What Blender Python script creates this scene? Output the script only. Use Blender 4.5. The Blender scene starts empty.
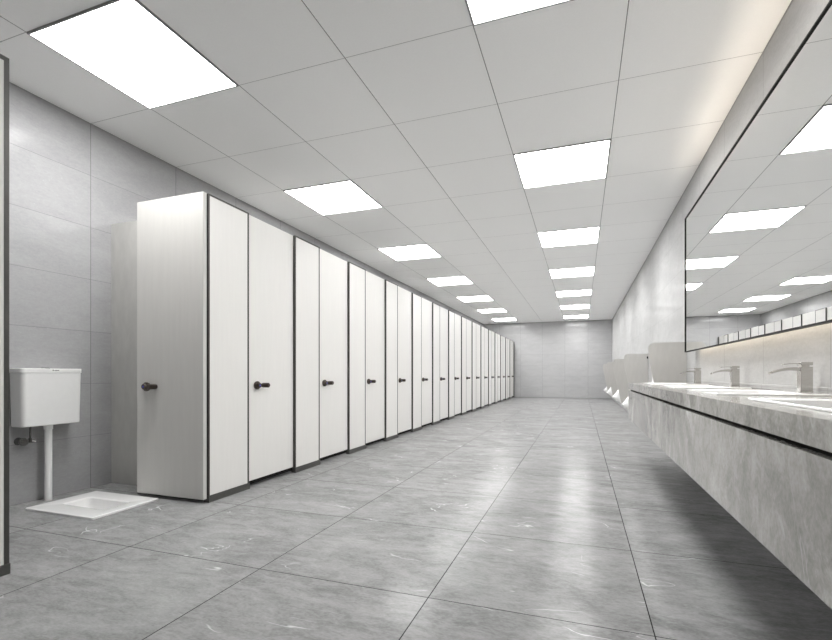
import bpy, bmesh, math, random
from mathutils import Vector
random.seed(7)
sc = bpy.context.scene
COL = sc.collection
PI = math.pi

# ------------------------------------------------------------------ dimensions (metres)
T = 0.80                      # floor and ceiling tile
XR, XL = 1.033, -3.58         # right and left walls
YF, YN = 17.87, -2.27         # far and near walls
H = 2.82                      # ceiling
CAM_H = 0.8791
GX, GY = 1.033, 1.73          # grid origin
XS = -2.40                    # front plane of the cubicles
SH = 2.115                    # cubicle height

# ------------------------------------------------------------------ node helpers
class NT:
    def __init__(s, name):
        s.m = bpy.data.materials.new(name); s.m.use_nodes = True
        s.t = s.m.node_tree; s.n = s.t.nodes; s.l = s.t.links
        s.b = s.n['Principled BSDF']
        s.co = s.n.new('ShaderNodeTexCoord').outputs['Object']
    def put(s, sock, v):
        if isinstance(v, bpy.types.NodeSocket): s.l.new(v, sock)
        elif isinstance(v, (tuple, list)) and len(v) == 3 and sock.type == 'RGBA': sock.default_value = (*v, 1)
        else: sock.default_value = v
    def math(s, op, a, b=None, c=None, clamp=False):
        n = s.n.new('ShaderNodeMath'); n.operation = op; n.use_clamp = clamp
        s.put(n.inputs[0], a)
        if b is not None: s.put(n.inputs[1], b)
        if c is not None: s.put(n.inputs[2], c)
        return n.outputs[0]
    def sep(s, v):
        n = s.n.new('ShaderNodeSeparateXYZ'); s.put(n.inputs[0], v); return n.outputs
    def comb(s, x, y, z):
        n = s.n.new('ShaderNodeCombineXYZ')
        for i, v in enumerate((x, y, z)): s.put(n.inputs[i], v)
        return n.outputs[0]
    def vmath(s, op, a, b):
        n = s.n.new('ShaderNodeVectorMath'); n.operation = op
        s.put(n.inputs[0], a); s.put(n.inputs[1], b); return n.outputs[0]
    def noise(s, v, scale=5, detail=4, rough=.55, dist=0):
        n = s.n.new('ShaderNodeTexNoise'); s.put(n.inputs['Vector'], v)
        n.inputs['Scale'].default_value = scale; n.inputs['Detail'].default_value = detail
        n.inputs['Roughness'].default_value = rough; n.inputs['Distortion'].default_value = dist
        return n.outputs['Fac']
    def white(s, v):
        n = s.n.new('ShaderNodeTexWhiteNoise'); n.noise_dimensions = '3D'; s.put(n.inputs['Vector'], v)
        return n.outputs['Value'], n.outputs['Color']
    def ramp(s, f, stops):
        n = s.n.new('ShaderNodeValToRGB'); s.put(n.inputs[0], f); e = n.color_ramp.elements
        while len(e) < len(stops): e.new(.5)
        for i, (p, c) in enumerate(stops):
            e[i].position = p; e[i].color = (*c, 1) if len(c) == 3 else c
        return n.outputs[0]
    def mapr(s, f, a, b, c=0., d=1.):
        n = s.n.new('ShaderNodeMapRange'); s.put(n.inputs[0], f)
        for i, v in zip((1, 2, 3, 4), (a, b, c, d)): s.put(n.inputs[i], v)
        return n.outputs[0]
    def mix(s, f, a, b, mode='MIX'):
        n = s.n.new('ShaderNodeMix'); n.data_type = 'RGBA'; n.blend_type = mode
        s.put(n.inputs[0], f); s.put(n.inputs[6], a); s.put(n.inputs[7], b); return n.outputs[2]
    def line(s, p, o, step, w):
        """1 on a joint of width w at o + k*step"""
        q = s.math('DIVIDE', s.math('SUBTRACT', p, o), step)
        q = s.math('FRACT', s.math('ADD', q, .5))
        q = s.math('MULTIPLY', s.math('ABSOLUTE', s.math('SUBTRACT', q, .5)), step)
        return s.math('LESS_THAN', q, w / 2)
    def cell(s, p, o, step):
        return s.math('FLOOR', s.math('DIVIDE', s.math('SUBTRACT', p, o), step))
    def bump(s, h, st=.1, d=.002):
        n = s.n.new('ShaderNodeBump'); n.inputs['Strength'].default_value = st; n.inputs['Distance'].default_value = d
        s.put(n.inputs['Height'], h); s.l.new(n.outputs[0], s.b.inputs['Normal'])
    def set(s, **k):
        for a, v in k.items(): s.put(s.b.inputs[a.replace('_', ' ')], v)
        return s.m

def plain(name, col, rough=.5, metal=0., var=.04, scale=30, stretch=(1, 1, 1), spec=.5, coat=0.):
    t = NT(name)
    v = t.vmath('MULTIPLY', t.co, stretch)
    f = t.noise(v, scale, 3)
    lo = tuple(c * (1 - var) for c in col); hi = tuple(min(1, c * (1 + var)) for c in col)
    t.set(Base_Color=t.ramp(f, [(.3, lo), (.7, hi)]), Roughness=rough, Metallic=metal)
    t.b.inputs['Specular IOR Level'].default_value = spec
    t.b.inputs['Coat Weight'].default_value = coat
    return t.m

def emitter(name, col, strength):
    t = NT(name)
    t.set(Base_Color=(.9, .9, .9), Roughness=.5)
    t.put(t.b.inputs['Emission Color'], col); t.b.inputs['Emission Strength'].default_value = strength
    return t.m

# floor: grey polished stone tiles
def mat_floor():
    t = NT('grey_stone_tile'); x, y, z = t.sep(t.co)
    rv, rc = t.white(t.comb(t.cell(x, GX, T), t.cell(y, GY, T), 0.))
    off = t.vmath('MULTIPLY', rc, (37., 41., 13.))
    p = t.vmath('ADD', t.co, off)
    st = t.vmath('MULTIPLY', p, (1.2, 2.3, 1.))
    big = t.noise(st, 1.7, 5, .6, .9)
    mid = t.noise(t.vmath('MULTIPLY', p, (2., 5., 1.)), 5.5, 6, .65, .6)
    fine = t.noise(t.vmath('MULTIPLY', p, (1., 2., 1.)), 60, 4, .7)
    f = t.math('ADD', t.math('MULTIPLY', big, .38), t.math('ADD', t.math('MULTIPLY', mid, .34), t.math('MULTIPLY', fine, .28)))
    base = t.ramp(f, [(.37, (.165, .165, .166)), (.50, (.262, .262, .263)), (.63, (.345, .345, .345))])
    # white veins
    vn = t.noise(t.vmath('MULTIPLY', p, (1., 2.6, 1.)), 1.9, 3, .5, .5)
    vein = t.mapr(t.math('ABSOLUTE', t.math('SUBTRACT', vn, .52)), 0., .008, 1., 0.)
    msk = t.mapr(t.noise(t.vmath('ADD', p, (5., 9., 0.)), 3.4, 2), .56, .64)
    vein = t.math('MULTIPLY', t.math('MULTIPLY', vein, msk), .75)
    base = t.mix(vein, base, (.66, .66, .66))
    # dark pits
    pn = t.mapr(t.noise(t.vmath('MULTIPLY', p, (3., 8., 1.)), 9, 3, .7), .66, .74)
    base = t.mix(t.math('MULTIPLY', pn, .4), base, (.16, .16, .16))
    g = t.math('MAXIMUM', t.line(x, GX, T, .0042), t.line(y, GY, T, .0042))
    t.set(Base_Color=t.mix(g, base, (.03, .03, .03)),
          Roughness=t.math('ADD', t.math('MULTIPLY', f, .08), .14))
    t.b.inputs['Specular IOR Level'].default_value = .006
    t.b.inputs['Metallic'].default_value = .055
    return t.m

def mat_wall(name, axis, o, tint, rough=.2, metal=.03, joint=1.):
    t = NT(name); s_ = t.sep(t.co); a = s_[axis]; z = s_[2]
    rv, rc = t.white(t.comb(t.cell(a, o, T), t.cell(z, 0., H / 7), 3.))
    p = t.vmath('ADD', t.co, t.vmath('MULTIPLY', rc, (31., 17., 23.)))
    n1 = t.noise(t.vmath('MULTIPLY', p, (1.4, 1.4, 3.5)), 1.6, 5, .6, .7)
    n2 = t.noise(t.vmath('MULTIPLY', p, (4., 4., 12.)), 7, 5, .65, .4)
    n3 = t.noise(p, 70, 2, .6)
    f = t.math('ADD', t.math('MULTIPLY', n1, .45), t.math('ADD', t.math('MULTIPLY', n2, .37), t.math('MULTIPLY', n3, .18)))
    lo = tuple(c * .89 for c in tint); hi = tuple(c * 1.08 for c in tint)
    base = t.ramp(f, [(.36, lo), (.64, hi)])
    speck = t.mapr(t.noise(t.vmath('MULTIPLY', p, (8., 8., 26.)), 9, 2), .68, .74)
    base = t.mix(t.math('MULTIPLY', speck, .28), base, (.72, .72, .72))
    g1 = t.math('MULTIPLY', t.line(a, o, T, .0045), .62)
    g2 = t.math('MULTIPLY', t.line(z, 0., H / 7, .0035), .36)
    g = t.math('MULTIPLY', t.math('MAXIMUM', g1, g2), joint)
    t.set(Base_Color=t.mix(g, base, (.06, .06, .06)), Roughness=rough)
    t.b.inputs['Specular IOR Level'].default_value = 0.
    t.b.inputs['Metallic'].default_value = metal
    return t.m

def mat_ceiling():
    t = NT('white_ceiling_tile'); x, y, z = t.sep(t.co)
    f = t.noise(t.co, 90, 2)
    base = t.ramp(f, [(.3, (.935, .935, .93)), (.7, (.955, .955, .95))])
    g = t.math('MAXIMUM', t.math('MULTIPLY', t.line(x, GX, T, .0055), .85), t.math('MULTIPLY', t.line(y, GY, T, .0045), .6))
    t.set(Base_Color=t.mix(g, base, (.10, .10, .10)), Roughness=.55)
    return t.m

def mat_counter():
    t = NT('grey_marble')
    p = t.vmath('MULTIPLY', t.co, (1.6, 1., .7))
    n1 = t.noise(p, 1.9, 7, .66, 1.6)
    n2 = t.noise(t.vmath('MULTIPLY', t.co, (2., 2., 1.3)), 9, 7, .72, .9)
    n3 = t.noise(t.co, 90, 2, .6)
    f = t.math('ADD', t.math('MULTIPLY', n1, .5), t.math('ADD', t.math('MULTIPLY', n2, .35), t.math('MULTIPLY', n3, .15)))
    base = t.ramp(f, [(.36, (.165, .160, .150)), (.5, (.325, .317, .298)), (.64, (.52, .51, .485))])
    vn = t.noise(t.vmath('MULTIPLY', t.co, (1., 1., .45)), 2.4, 5, .62, 1.6)
    vein = t.mapr(t.math('ABSOLUTE', t.math('SUBTRACT', vn, .5)), 0., .017, 1., 0.)
    vein = t.math('MULTIPLY', t.math('MULTIPLY', vein, t.mapr(t.noise(t.co, 1.9, 2), .5, .64)), .6)
    base = t.mix(vein, base, (.75, .74, .72))
    t.set(Base_Color=base, Roughness=.13)
    return t.m

M = {
 'floor': mat_floor(),
 'wall_l': mat_wall('grey_wall_tile_side', 1, GY, (.385, .385, .39), .2, .05),
 'wall_r': mat_wall('grey_wall_tile_mirror_side', 1, GY, (.46, .46, .46), .2, .03, .6),
 'wall_f': mat_wall('grey_wall_tile_end', 0, GX, (.45, .45, .455), .13, .05),
 'ceil': mat_ceiling(),
 'marble': mat_counter(),
 'laminate': plain('white_laminate', (.82, .81, .785), .36, var=.012, scale=14, stretch=(3, 3, .25)),
 'lam_shade': plain('shaded_white_laminate', (.66, .65, .625), .36, var=.02, scale=14, stretch=(3, 3, .25)),  # white laminate of the open door, its shade put into the colour
 'lam_grey': plain('grey_shade_laminate', (.50, .495, .475), .38, var=.06, scale=9, stretch=(2, 2, .8)),  # white laminate of the side panels, greyed for their shade; also mirror backing
 'screen': plain('beige_grey_laminate', (.47, .46, .44), .32, var=.03, scale=9, stretch=(3, 3, .8)),
 'dark': plain('dark_grey_aluminium', (.07, .068, .063), .4, .3, var=.08),
 'kick': plain('dark_grey_kick', (.075, .075, .07), .45, .1, var=.08),
 'black': plain('black_metal', (.006, .006, .006), .6, 0., spec=.2),
 'gap': plain('black_groove_and_shade', (.008, .008, .007), .8, spec=.1),  # groove black, reused for painted shade under doors and counter
 'bronze': plain('dark_bronze', (.085, .07, .06), .3, .75, var=.1),
 'blue': plain('blue_indicator', (.05, .06, .45), .35),
 'ceramic': plain('white_ceramic', (.86, .86, .855), .12, var=.01, coat=.3),
 'plastic': plain('white_plastic', (.82, .82, .815), .28, var=.01),
 'chrome': plain('brushed_steel', (.60, .585, .56), .14, 1., var=.05, scale=40, stretch=(1, 1, 6)),
 'chrome_dark': plain('dull_chrome', (.22, .215, .21), .25, 1., var=.05),
 'frame_grey': plain('grey_light_frame', (.30, .30, .30), .5, .2),
 'lead': plain('dark_print', (.01, .01, .01), .5),
 'hole': plain('drain_black', (.015, .015, .015), .4),
 'panel': emitter('lit_panel', (1., .995, .985), 7.0),
 'led': emitter('warm_led', (1., .88, .72), 2.8),
 'led_top': emitter('warm_led_top', (1., .87, .72), 5.0),
}
g = NT('mirror_glass'); g.set(Base_Color=(.93, .935, .93), Metallic=1., Roughness=0.0); M['mirror'] = g.m

# ------------------------------------------------------------------ mesh helpers
def box(bm, x0, x1, y0, y1, z0, z1, bev=0, seg=2):
    vs = [bm.verts.new(p) for p in [(x0,y0,z0),(x1,y0,z0),(x1,y1,z0),(x0,y1,z0),(x0,y0,z1),(x1,y0,z1),(x1,y1,z1),(x0,y1,z1)]]
    fs = [bm.faces.new([vs[i] for i in f]) for f in [(3,2,1,0),(4,5,6,7),(0,1,5,4),(1,2,6,5),(2,3,7,6),(3,0,4,7)]]
    if bev:
        es = list({e for f in fs for e in f.edges})
        bmesh.ops.bevel(bm, geom=es, offset=bev, segments=seg, profile=.5, affect='EDGES')

def cyl(bm, a, b, r0, r1=None, n=24, caps=True):
    a, b = Vector(a), Vector(b); r1 = r0 if r1 is None else r1
    d = (b - a).normalized(); u = d.orthogonal().normalized(); w = d.cross(u)
    ra = [bm.verts.new(a + r0 * (math.cos(t) * u + math.sin(t) * w)) for t in [2*PI*i/n for i in range(n)]]
    rb = [bm.verts.new(b + r1 * (math.cos(t) * u + math.sin(t) * w)) for t in [2*PI*i/n for i in range(n)]]
    for i in range(n): bm.faces.new((ra[i], ra[(i+1) % n], rb[(i+1) % n], rb[i]))
    if caps: bm.faces.new(ra[::-1]); bm.faces.new(rb)

def turned(bm, a, d, prof, n=28):
    """prof: list of (distance along d, radius)"""
    a, d = Vector(a), Vector(d).normalized(); u = d.orthogonal().normalized(); w = d.cross(u)
    rings = [[bm.verts.new(a + d*h + r*(math.cos(2*PI*i/n)*u + math.sin(2*PI*i/n)*w)) for i in range(n)] for h, r in prof]
    for p, q in zip(rings, rings[1:]):
        for i in range(n): bm.faces.new((p[i], p[(i+1) % n], q[(i+1) % n], q[i]))
    bm.faces.new(rings[0][::-1]); bm.faces.new(rings[-1])

def rrect(hx, hy, r, n=6):
    pts = []
    for cx, cy, a0 in ((hx-r, hy-r, 0), (-hx+r, hy-r, PI/2), (-hx+r, -hy+r, PI), (hx-r, -hy+r, 1.5*PI)):
        for i in range(n+1):
            a = a0 + PI/2*i/n; pts.append((cx + r*math.cos(a), cy + r*math.sin(a)))
    return pts

def loft(bm, loops, cap0=True, cap1=True):
    R = [[bm.verts.new(p) for p in L] for L in loops]; n = len(R[0])
    for p, q in zip(R, R[1:]):
        for i in range(n): bm.faces.new((p[i], p[(i+1) % n], q[(i+1) % n], q[i]))
    if cap0: bm.faces.new(R[0][::-1])
    if cap1: bm.faces.new(R[-1])

def rl(cx, cy, hx, hy, r, z, n=6): return [(cx + x, cy + y, z) for x, y in rrect(hx, hy, r, n)]

def obj(name, bm, mat, parent=None, smooth=False, loc=None):
    bmesh.ops.recalc_face_normals(bm, faces=bm.faces[:])
    me = bpy.data.meshes.new(name); bm.to_mesh(me); bm.free()
    o = bpy.data.objects.new(name, me); COL.objects.link(o)
    for m in (mat if isinstance(mat, list) else [mat]): me.materials.append(m)
    if smooth:
        for p in me.polygons: p.use_smooth = True
        try: me.set_sharp_from_angle(angle=math.radians(38))
        except Exception: pass
    if parent: o.parent = parent
    if loc: o.location = loc
    return o

def tag(o, label, cat, group=None):
    o['label'] = label; o['category'] = cat
    if group: o['group'] = group
    return o
def thing(name, label, cat, loc=(0, 0, 0), group=None):
    o = bpy.data.objects.new(name, None); COL.objects.link(o); o.location = loc; o.empty_display_size = .1
    return tag(o, label, cat, group)
def struct(name, bm, mat):
    o = obj(name, bm, mat); o['kind'] = 'structure'; return o
def dup(root, loc, label):
    r = root.copy(); COL.objects.link(r); r.location = loc; r['label'] = label
    for ch in list(root.children):
        c = ch.copy(); COL.objects.link(c); c.parent = r
        for gch in list(ch.children):
            d = gch.copy(); COL.objects.link(d); d.parent = c
    return r
BM = bmesh.new
ORD = ['first','second','third','fourth','fifth','sixth','seventh','eighth','ninth','tenth','eleventh','twelfth','thirteenth','fourteenth','fifteenth']

def quad(bm, pts): bm.faces.new([bm.verts.new(p) for p in pts])

# ------------------------------------------------------------------ the room shell
PAN = (-3.365, -2.795, 1.99, 2.415)     # opening in the floor for the squat pan
bm = BM()
for x0, x1, y0, y1 in ((XL, PAN[0], YN, YF), (PAN[1], XR, YN, YF), (PAN[0], PAN[1], YN, PAN[2]), (PAN[0], PAN[1], PAN[3], YF)):
    quad(bm, [(x0, y0, 0), (x1, y0, 0), (x1, y1, 0), (x0, y1, 0)])
struct('floor', bm, M['floor'])
bm = BM(); box(bm, XL-.1, XR+.1, YN-.1, YF+.1, H, H+.1); struct('ceiling', bm, M['ceil'])
bm = BM(); box(bm, XL-.1, XL, YN-.1, YF+.1, -.1, H); struct('wall_left', bm, M['wall_l'])
bm = BM(); box(bm, XR, XR+.1, YN-.1, YF+.1, -.1, H); struct('wall_right', bm, M['wall_r'])
bm = BM(); box(bm, XL, XR, YF, YF+.1, -.1, H); struct('wall_far', bm, M['wall_f'])
bm = BM(); box(bm, XL, XR, YN-.1, YN, -.1, H); struct('wall_near', bm, M['wall_f'])
# thin grey strips where the ceiling meets the walls
bm = BM(); box(bm, XL, XL+.004, YN, YF, H-.005, H); struct('trim_1', bm, M['frame_grey'])
bm = BM(); box(bm, XR-.004, XR, YN, YF, H-.007, H); struct('trim_2', bm, M['frame_grey'])
bm = BM(); box(bm, XL, XR, YF-.006, YF, H-.012, H); struct('trim_3', bm, M['frame_grey'])
bm = BM(); box(bm, XL, XR, YF-.008, YF, 0, .018); struct('baseboard_far', bm, M['frame_grey'])

# ------------------------------------------------------------------ ceiling lights
def make_light():
    t = thing('ceiling_light', '', 'ceiling light', (0, 0, H), 'square panel lights in the ceiling')
    w = .010; a = T/2 - .002
    bm = BM()
    box(bm, -a, a, -a, -a+w, -.009, 0); box(bm, -a, a, a-w, a, -.009, 0)
    box(bm, -a, -a+w, -a+w, a-w, -.009, 0); box(bm, a-w, a, -a+w, a-w, -.009, 0)
    obj('frame', bm, M['frame_grey'], t)
    bm = BM(); box(bm, -a+w, a-w, -a+w, a-w, -.005, -.001)
    obj('diffuser', bm, M['panel'], t)
    return t
lt = make_light(); first = True
for side, xc in (('left', GX - 4.5*T), ('right', GX - 1.5*T)):
    for i, k in enumerate((0, 3, 6, 9, 12, 15, 18)):
        extra = ', largest' if (i == 0 and side == 'left') else ', cut by the picture top' if i == 0 else ' by the end wall' if k == 18 else ''
        lab = f'lit panel, {ORD[i]} from the camera in the {side} ceiling row{extra}'
        loc = (xc, GY + (k + .5)*T, H)
        if first: lt.location = loc; lt['label'] = lab; first = False
        else: dup(lt, loc, lab)

# ------------------------------------------------------------------ toilet cubicles
PIT, Y0, PW = 1.019, 2.503, .410        # pitch, first pilaster start, pilaster width
DW = PIT - PW - .006
BASE = .046
def handle(parent, p, n, along):
    """thumb-turn with indicator and a bumper knob; n = door normal, along = direction of the bumper"""
    p, n, along = Vector(p), Vector(n), Vector(along)
    bm = BM(); turned(bm, p, n, [(0, .030), (.008, .033), (.016, .033), (.020, .029), (.020, .021), (.034, .021), (.038, .018)])
    obj('turn_knob', bm, M['bronze'], parent, True)
    bm = BM(); turned(bm, p + n*.0375, n, [(0, .007), (.0012, .007)], 16); o = obj('indicator', bm, M['blue'], parent); o['label'] = 'blue dot on the knob'
    bm = BM(); turned(bm, p + along*.076, n, [(0, .017), (.006, .017), (.012, .019), (.058, .019), (.064, .014)])
    obj('door_stop', bm, M['bronze'], parent, True)

def make_cubicle(w_pil, first_label):
    """origin: front lower corner of the pilaster nearest the camera, x=0 on the front plane"""
    t = thing('toilet_cubicle', first_label, 'toilet cubicle', (XS, Y0, 0), 'closed white toilet cubicles along the left wall')
    th = .034; e = .012; e2 = .016
    bm = BM(); box(bm, -th+.002, -.0015, e, w_pil-e2, BASE, SH-e); pp = obj('front_panel', bm, M['laminate'], t)
    bm = BM()
    box(bm, -th, 0, 0, e, BASE, SH); box(bm, -th, 0, w_pil-e2, w_pil, BASE, SH); box(bm, -th, 0, e, w_pil-e2, SH-e, SH)
    o = obj('edge_frame', bm, M['dark'], pp); o['label'] = 'dark grey edge frame'
    bm = BM(); box(bm, -th-.004, .006, -.002, w_pil+.002, 0, BASE); o = obj('kick_plate', bm, M['kick'], t); o['label'] = 'dark grey kick plate'
    y0 = w_pil + .003; y1 = y0 + DW
    bm = BM(); box(bm, -.055, -.020, y0, y1, .050, SH-.002, .002, 1); d = obj('door', bm, M['laminate'], t)
    bm = BM(); box(bm, -.048, -.028, y0+.002, y1-.002, .020, .0515); o = obj('door_gap_shade', bm, M['gap'], d); o['label'] = 'black strip painted as shade under the door'  # dark strip standing in for the shade in the gap below the door
    handle(d, (-.020, y0 + .105, .790), (1, 0, 0), (0, 1, 0))
    # side wall behind the middle of the pilaster
    yc = w_pil/2
    bm = BM(); box(bm, XL - XS + .002, -th-.001, yc-.012, yc+.012, .003, 2.09); obj('side_panel', bm, M['lam_grey'], t)
    return t
cub = make_cubicle(PW, 'white closed toilet cubicle right behind the open door, first of the row')
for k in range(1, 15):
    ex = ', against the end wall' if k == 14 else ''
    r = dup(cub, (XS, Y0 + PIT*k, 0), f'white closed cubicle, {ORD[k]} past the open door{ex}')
# dark closing strip between the last door and the end wall
ye = Y0 + PIT*15
bm = BM(); box(bm, XS-.034, XS+.004, ye-.002, YF-.001, 0, SH)
tag(obj('filler_strip', bm, M['dark']), 'dark grey narrow filler strip closing the cubicle row at the end wall', 'filler strip')

# the open cubicle's door, swung inwards
t = thing('cubicle_door', 'white cubicle door standing open, swung in beside the squat pan', 'cubicle door', (XS, Y0, 0))
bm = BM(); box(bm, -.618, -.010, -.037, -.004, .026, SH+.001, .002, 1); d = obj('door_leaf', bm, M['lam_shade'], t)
handle(t, (-.512, -.037, .790), (0, -1, 0), (1, 0, 0))

# near panel cut by the left border
t = thing('partition_panel', 'white partition panel with dark edge and kick plate, cut off at the left border', 'partition panel', (-2.375, .90, 0))
e = .020; w = .419; hh = 2.27
bm = BM(); box(bm, -.032, -.0015, e, w-e, BASE, hh-e); pp = obj('front_panel', bm, M['laminate'], t)
bm = BM(); box(bm, -.034, 0, 0, e, BASE, hh); box(bm, -.034, 0, w-e, w, BASE, hh); box(bm, -.034, 0, e, w-e, hh-e, hh)
o = obj('edge_frame', bm, M['dark'], pp); o['label'] = 'dark grey edge frame'
bm = BM(); box(bm, -.036, .004, -.002, w+.002, 0, BASE); obj('kick_plate', bm, M['kick'], t)

# ------------------------------------------------------------------ squat pan
t = thing('squat_toilet', 'white ceramic squat pan set in the floor of the open cubicle', 'squat toilet', (-3.08, 2.202, 0))
bm = BM(); n = 6
loft(bm, [rl(.02, 0, .165, .075, .06, -.17), rl(.015, 0, .23, .13, .05, -.15), rl(.015, 0, .25, .15, .05, -.02), rl(0, 0, .27, .20, .03, -.004),
          rl(0, 0, .310, .235, .012, .0008), rl(0, 0, .310, .235, .012, .011), rl(0, 0, .306, .231, .012, .0145), rl(0, 0, .300, .225, .012, .0146), rl(.015, .005, .206, .106, .03, .0146),
          rl(.015, .005, .200, .100, .03, .0135), rl(.015, .005, .190, .091, .03, .007), rl(.015, .005, .180, .083, .035, -.07), rl(.02, .005, .14, .055, .04, -.125)])
obj('pan', bm, M['ceramic'], t, True)
bm = BM(); turned(bm, (-.09, 0, -.1252), (0, 0, 1), [(0, .040), (.002, .040)]); o = obj('drain', bm, M['hole'], t); o['label'] = 'dark drain hole'

# ------------------------------------------------------------------ cistern
cx = XL + .0745; cy = 2.172
t = thing('toilet_cistern', 'white plastic flush cistern hung on the tiled wall above the squat pan', 'cistern', (cx, cy, 0))
def tl(dx, dy, r, z): 
    return [(x, y, z) for x, y in [(max(px_, -.0735), py_) for px_, py_ in rrect(.0735-dx, .195-dy, r)]]
bm = BM()
loft(bm, [tl(.010, .012, .024, .528), tl(.005, .007, .027, .533), tl(.004, .006, .027, .60), tl(.001, .001, .027, .883), tl(.003, .003, .025, .8835), tl(.003, .003, .025, .8865)])
obj('tank', bm, M['plastic'], t, True)
bm = BM()
loft(bm, [tl(.001, .001, .027, .8868), tl(-.001, -.003, .027, .888), tl(-.001, -.003, .027, .914), tl(.002, 0, .025, .917)])
lid = obj('lid', bm, M['plastic'], t, True)
bm = BM(); turned(bm, (.0, -.01, .917), (0, 0, 1), [(0, .026), (.004, .026), (.006, .022)]); obj('flush_button', bm, M['chrome_dark'], lid, True)
bm = BM()
for q, (a, b, c) in enumerate(((-.022, .008, .0075), (-.011, .004, .005), (-.006, .004, .005), (-.001, .004, .006), (.004, .004, .005), (.009, .004, .005), (.014, .007, .0055))):
    box(bm, .0735, .0752, a+.012, a+b*.8+.012, .9015, .9015+c)
o = obj('brand_mark', bm, M['lead'], lid); o['label'] = 'tiny dark lettering on the lid'
bm = BM(); turned(bm, (.010, .003, 0), (0, 0, 1), [(.001, .0215), (.500, .0215)], 32); fp = obj('flush_pipe', bm, M['plastic'], t, True)
bm = BM(); turned(bm, (.010, .003, 0), (0, 0, 1), [(.495, .0265), (.527, .0265), (.528, .025)], 32); obj('collar', bm, M['plastic'], fp, True)
bm = BM(); cyl(bm, (.0, -.103, .440), (.0, -.103, .529), .006, n=16); sp = obj('supply_pipe', bm, M['chrome_dark'], t, True)
bm = BM(); turned(bm, (-.0745, -.135, .425), (1, 0, 0), [(0, .024), (.005, .026), (.014, .022), (.030, .012), (.050, .012)]); v = obj('stop_valve', bm, M['chrome_dark'], t, True)
bm = BM(); cyl(bm, (-.026, -.135, .425), (-.004, -.072, .425), .011, n=18); cyl(bm, (-.003, -.103, .418), (-.003, -.103, .446), .010, n=6)
obj('valve_body', bm, M['chrome_dark'], v, True)
bm = BM(); turned(bm, (-.020, -.135, .425), (1, -.25, 0), [(0, .012), (.003, .027), (.018, .027), (.022, .022)], 12); obj('valve_knob', bm, M['chrome_dark'], v, True)

# ------------------------------------------------------------------ vanity counter
CT, CXF, CY0, CY1 = .789, .453, -.50, 5.17     # top height, front, near and far ends
BAS = [1.635, 2.625, 3.635, 4.645]
BX0, BX1, BHY = .553, .978, .298
t = thing('vanity_counter', 'long grey marble vanity counter floating along the mirror wall', 'counter', (0, 0, 0))
ct0 = .728
bm = BM()
hx0, hx1, hy = BX0+.012, BX1-.012, BHY-.012
box(bm, CXF, hx0, CY0, CY1, ct0, CT); box(bm, hx1, XR-.001, CY0, CY1, ct0, CT)
ys = [CY0] + [v for b in BAS for v in (b-hy, b+hy)] + [CY1]
for a, b in zip(ys[0::2], ys[1::2]): box(bm, hx0, hx1, a, b, ct0, CT)
obj('countertop', bm, M['marble'], t)
bm = BM(); box(bm, CXF+.022, CXF+.04, CY0+.01, CY1-.01, .7005, ct0-.0005); o = obj('shadow_groove', bm, M['gap'], t); o['label'] = 'black groove under the top'
bm = BM(); box(bm, CXF, CXF+.0215, CY0, CY1, .427, .7125)
box(bm, CXF+.02, XR-.001, CY1-.02, CY1, .447, .72); box(bm, CXF+.02, XR-.001, CY0, CY0+.02, .447, .72)
obj('apron', bm, M['marble'], t)
bm = BM(); box(bm, CXF+.021, XR-.001, CY0+.021, CY1-.021, .429, .447); o = obj('underside', bm, M['gap'], t); o['label'] = 'underside board blackened to deepen the shade'  # coloured black to cut bounce and deepen the shade below
bm = BM(); box(bm, .905, XR-.0005, CY0+.2, CY1-.25, 0, .4265); o = obj('bounce_blocker', bm, M['gap'], t); o['label'] = 'added unseen dark block that deepens the shade under the counter'  # added block, hidden from the camera, keeps bounce light off the floor
# tiled upstand line on the wall
bm = BM(); box(bm, XR-.010, XR-.0005, CY0, CY1, CT+.0005, CT+.030, .002, 1); obj('backsplash', bm, M['wall_r'], t)

# basins
def make_basin():
    c = (BX0 + BX1)/2; hx = (BX1 - BX0)/2
    t = tag(bpy.data.objects.new('wash_basin', None), '', 'basin', 'rectangular white basins in the counter'); COL.objects.link(t)
    bm = BM(); cf = -.035; ih = hx - .055
    loft(bm, [rl(cf, 0, ih-.03, BHY-.07, .04, -.125), rl(cf, 0, ih+.006, BHY-.028, .04, -.11), rl(cf, 0, ih+.010, BHY-.018, .03, -.004),
              rl(0, 0, hx, BHY, .008, .0006), rl(0, 0, hx, BHY, .008, .005), rl(0, 0, hx-.003, BHY-.003, .008, .007),
              rl(cf, 0, ih+.004, BHY-.020, .03, .0065), rl(cf, 0, ih, BHY-.026, .035, .001), rl(cf, 0, ih-.006, BHY-.036, .035, -.09), rl(cf, 0, ih-.05, BHY-.09, .05, -.112)])
    obj('bowl', bm, M['ceramic'], t, True)
    bm = BM(); turned(bm, (cf, 0, -.112), (0, 0, 1), [(0, .024), (.003, .024), (.004, .020)]); o = obj('drain', bm, M['chrome_dark'], t, True); o['label'] = 'metal drain'
    return t
bs = make_basin()
lb = ['white rectangular basin nearest the camera, cut off at the right border', 'white rectangular basin under the largest tap, second from the camera',
      'white rectangular basin under the middle one of three taps', 'white rectangular basin under the smallest tap at the far end of the counter']
for i, b in enumerate(BAS):
    loc = ((BX0+BX1)/2, b, CT)
    if i == 0: bs.location = loc; bs['label'] = lb[0]
    else: dup(bs, loc, lb[i])

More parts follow.
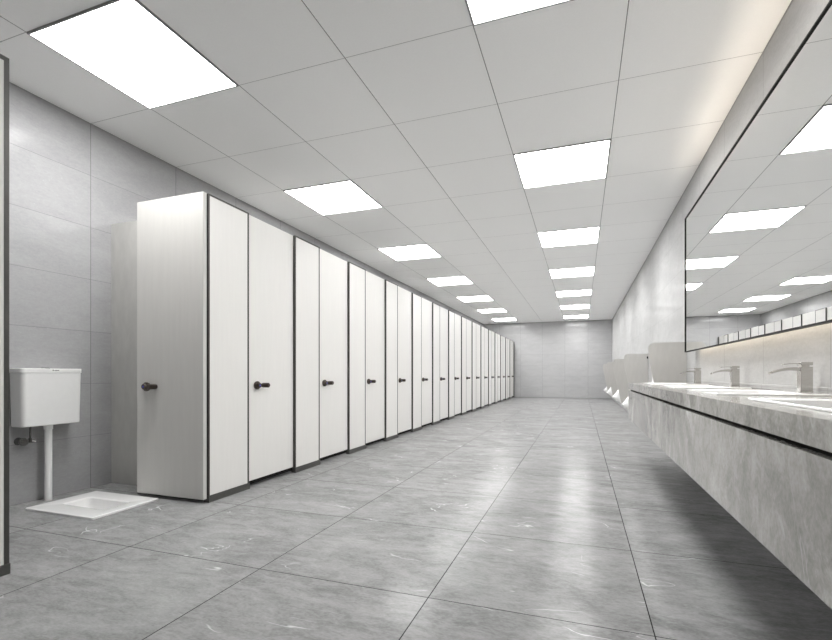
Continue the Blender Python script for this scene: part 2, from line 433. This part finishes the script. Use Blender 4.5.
# taps
def make_tap():
    t = tag(bpy.data.objects.new('basin_tap', None), '', 'tap', 'square steel taps over the basins'); COL.objects.link(t)
    bm = BM(); box(bm, -.026, .024, -.024, .024, 0, .006, .001, 1); obj('base_plate', bm, M['chrome'], t)
    bm = BM(); box(bm, -.023, .023, -.021, .021, .006, .116, .0015, 2); obj('body', bm, M['chrome'], t)
    # waterfall spout: a curved tapering slab
    bm = BM(); n = 12; loops = []
    for i in range(n+1):
        s = i/n; x = -.022 - .112*s; zt = .1135 + .006*math.sin(s*PI*.55) - .030*s*s; th = .018*(1-s) + .006*s
        w = .019 + .003*s
        loops.append([(x, -w, zt-th), (x, w, zt-th), (x, w, zt), (x, -w, zt)])
    loft(bm, loops); obj('spout', bm, M['chrome'], t)
    bm = BM(); box(bm, -.016, .012, -.014, .014, .116, .123); box(bm, -.023, .023, -.021, .021, .123, .137, .0015, 2)
    h = obj('handle', bm, M['chrome'], t)
    bm = BM(); loops = []
    for i in range(7):
        s = i/6; x = -.022 - .062*s; z = .132 + .002*math.sin(s*PI) - .003*s
        loops.append([(x, -.012, z-.0035), (x, .012, z-.0035), (x, .012, z), (x, -.012, z)])
    loft(bm, loops); obj('lever', bm, M['chrome'], h)
    return t
tp = make_tap()
tl_ = ['square steel basin tap nearest the camera, largest of the three', 'square steel basin tap, middle one of the three', 'square steel basin tap at the far end, by the urinal screens']
for i, b in enumerate((2.588, 3.615, 4.655)):
    loc = (.962, b, CT + .0072)
    if i == 0: tp.location = loc; tp['label'] = tl_[0]
    else: dup(tp, loc, tl_[i])

# ------------------------------------------------------------------ mirror
MX, MZ0, MZ1, MY0, MY1 = .931, 1.086, 2.366, -.50, 5.035
t = thing('wall_mirror', 'long wall mirror with thin black frame and warm light glowing behind its edge', 'mirror', (MX, 0, 0))
bm = BM(); box(bm, .007, .0125, MY0+.008, MY1-.008, MZ0+.008, MZ1-.008); obj('mirror_glass', bm, M['mirror'], t)
bm = BM(); w = .009
box(bm, 0, .020, MY0, MY1, MZ0, MZ0+w); box(bm, 0, .020, MY0, MY1, MZ1-w, MZ1)
box(bm, 0, .020, MY0, MY0+w, MZ0+w, MZ1-w); box(bm, 0, .020, MY1-w, MY1, MZ0+w, MZ1-w)
obj('frame', bm, M['black'], t)
D_ = XR - MX
bm = BM(); box(bm, .0125, .020, MY0+.010, MY1-.010, MZ0+.010, MZ1-.010); box(bm, .0205, D_-.001, MY0+.12, MY1-.12, MZ0+.07, MZ1-.07)
obj('backing_box', bm, M['lam_grey'], t)
bm = BM(); box(bm, .030, .052, MY0+.14, MY1-.14, MZ0+.060, MZ0+.069); o = obj('light_strip', bm, M['led'], t); o['label'] = 'warm light strip behind the lower edge'
bm = BM(); box(bm, .030, .052, MY0+.14, MY1-.20, MZ1-.069, MZ1-.060); o = obj('light_strip', bm, M['led_top'], t); o['label'] = 'warm light strip behind the upper edge'

# ------------------------------------------------------------------ urinal screens
def make_screen():
    t = tag(bpy.data.objects.new('urinal_screen', None), '', 'urinal screen', 'beige grey screens between the urinals'); COL.objects.link(t)
    zt, zb = 1.212, .20; xf, xb = -.362, -.185   # relative to the wall
    pts = [(-.004, zb), (-.004, zt)]
    r = .06
    for i in range(9):
        a = PI/2 + PI/2*i/8; pts.append((xf + r + r*math.cos(a), zt - r + r*math.sin(a)))
    pts += [(xf+.002, 1.08), (xf+.012, 1.0), (xb-.03, zb+.12)]
    for i in range(5):
        a = PI + .2 + (PI/2-.2)*i/4; pts.append((xb + .03 + .03*math.cos(a), zb + .03 + .03*math.sin(a)))
    bm = BM(); loft(bm, [[(x, -.008, z) for x, z in pts], [(x, .008, z) for x, z in pts]])
    obj('panel', bm, M['screen'], t)
    bm = BM()
    bm.free()
    for z in (1.15, .40):
        bm = BM(); box(bm, -.022, -.001, -.014, .014, z-.018, z+.018, .002, 1)
        o = obj('bracket', bm, M['black'], t); o['label'] = 'black wall bracket'
    return t
ss = make_screen()
sl = ['beige grey urinal screen just past the end of the counter, largest in view', 'beige grey urinal screen, second from the counter', 'beige grey urinal screen, third from the counter',
      'beige grey urinal screen, fourth from the counter', 'beige grey urinal screen nearest the end wall, fifth from the counter']
SY = (5.47, 8.42, 11.2, 14.0, 16.4)
for i, y in enumerate(SY):
    if i == 0: ss.location = (XR, y, 0); ss['label'] = sl[0]
    else: dup(ss, (XR, y, 0), sl[i])

# urinals
def make_urinal():
    t = tag(bpy.data.objects.new('urinal', None), '', 'urinal', 'white urinals on the right wall'); COL.objects.link(t)
    W = .155
    prof = [(.06, .035, .55), (.12, .083, .64), (.22, .20, .80), (.285, .290, .90), (.315, .314, .93), (.338, .306, .94), (.42, .250, .95), (.475, .208, .97), (.53, .172, .98), (.60, .150, 1.), (.78, .138, 1.), (.92, .130, 1.), (1.0, .115, .97), (1.02, .09, .92)]
    loops = []; N = 21
    for z, d, wf in prof:
        w = W*wf; L = [(-.002, -w, z), (-d*.55, -w, z)]
        op = 0 if z <= .33 or z >= .95 else min(1, (z - .33)/.12)
        for i in range(N):
            a = -1 + 2*i/(N-1); q = abs(a)
            xf = -d*(.6 + .4*(1 - q**5))
            k = (1 - (q/.76)**2)**1.0 if q < .76 else 0
            xf += op*k*max(0, -xf - .05)*.95
            L.append((xf, w*a*(1 - .06*(1-q)), z))
        L += [(-d*.55, w, z), (-.002, w, z)]
        loops.append(L)
    bm = BM(); loft(bm, loops); obj('bowl', bm, M['ceramic'], t, True)
    return t
ur = make_urinal()
ul = ['white urinal between the first two screens, almost hidden behind the counter', 'white urinal lip showing just left of the counter end, largest in view', 'white urinal lip showing past the third screen, second from the counter',
      'white urinal lip showing past the fourth screen', 'white urinal lip farthest away, next to the end wall']
for i, y in enumerate((6.95, 9.5, 12.4, 15.3, 17.3)):
    if i == 0: ur.location = (XR, y, 0); ur['label'] = ul[0]
    else: dup(ur, (XR, y, 0), ul[i])

# ------------------------------------------------------------------ camera, world, view
cd = bpy.data.cameras.new('camera'); cam = bpy.data.objects.new('camera', cd); COL.objects.link(cam)
cam.location = (0, 0, CAM_H); cam.rotation_euler = (PI/2, 0, math.radians(19.6488))
cd.sensor_width = 36; cd.lens = 462.8/832*36; cd.shift_y = 54.07/832; cd.clip_start = .02
sc.camera = cam
w = bpy.data.worlds.new('world'); sc.world = w; w.use_nodes = True
w.node_tree.nodes['Background'].inputs[0].default_value = (.8, .8, .8, 1); w.node_tree.nodes['Background'].inputs[1].default_value = .3
sc.view_settings.view_transform = 'Standard'; sc.view_settings.look = 'None'; sc.view_settings.gamma = 1
sc.view_settings.use_curve_mapping = False
sc.view_settings.exposure = 1.72
sc.cycles.max_bounces = 14; sc.cycles.diffuse_bounces = 10; sc.cycles.glossy_bounces = 6
sc.cycles.use_denoising = True
sc.cycles.sample_clamp_indirect = 8
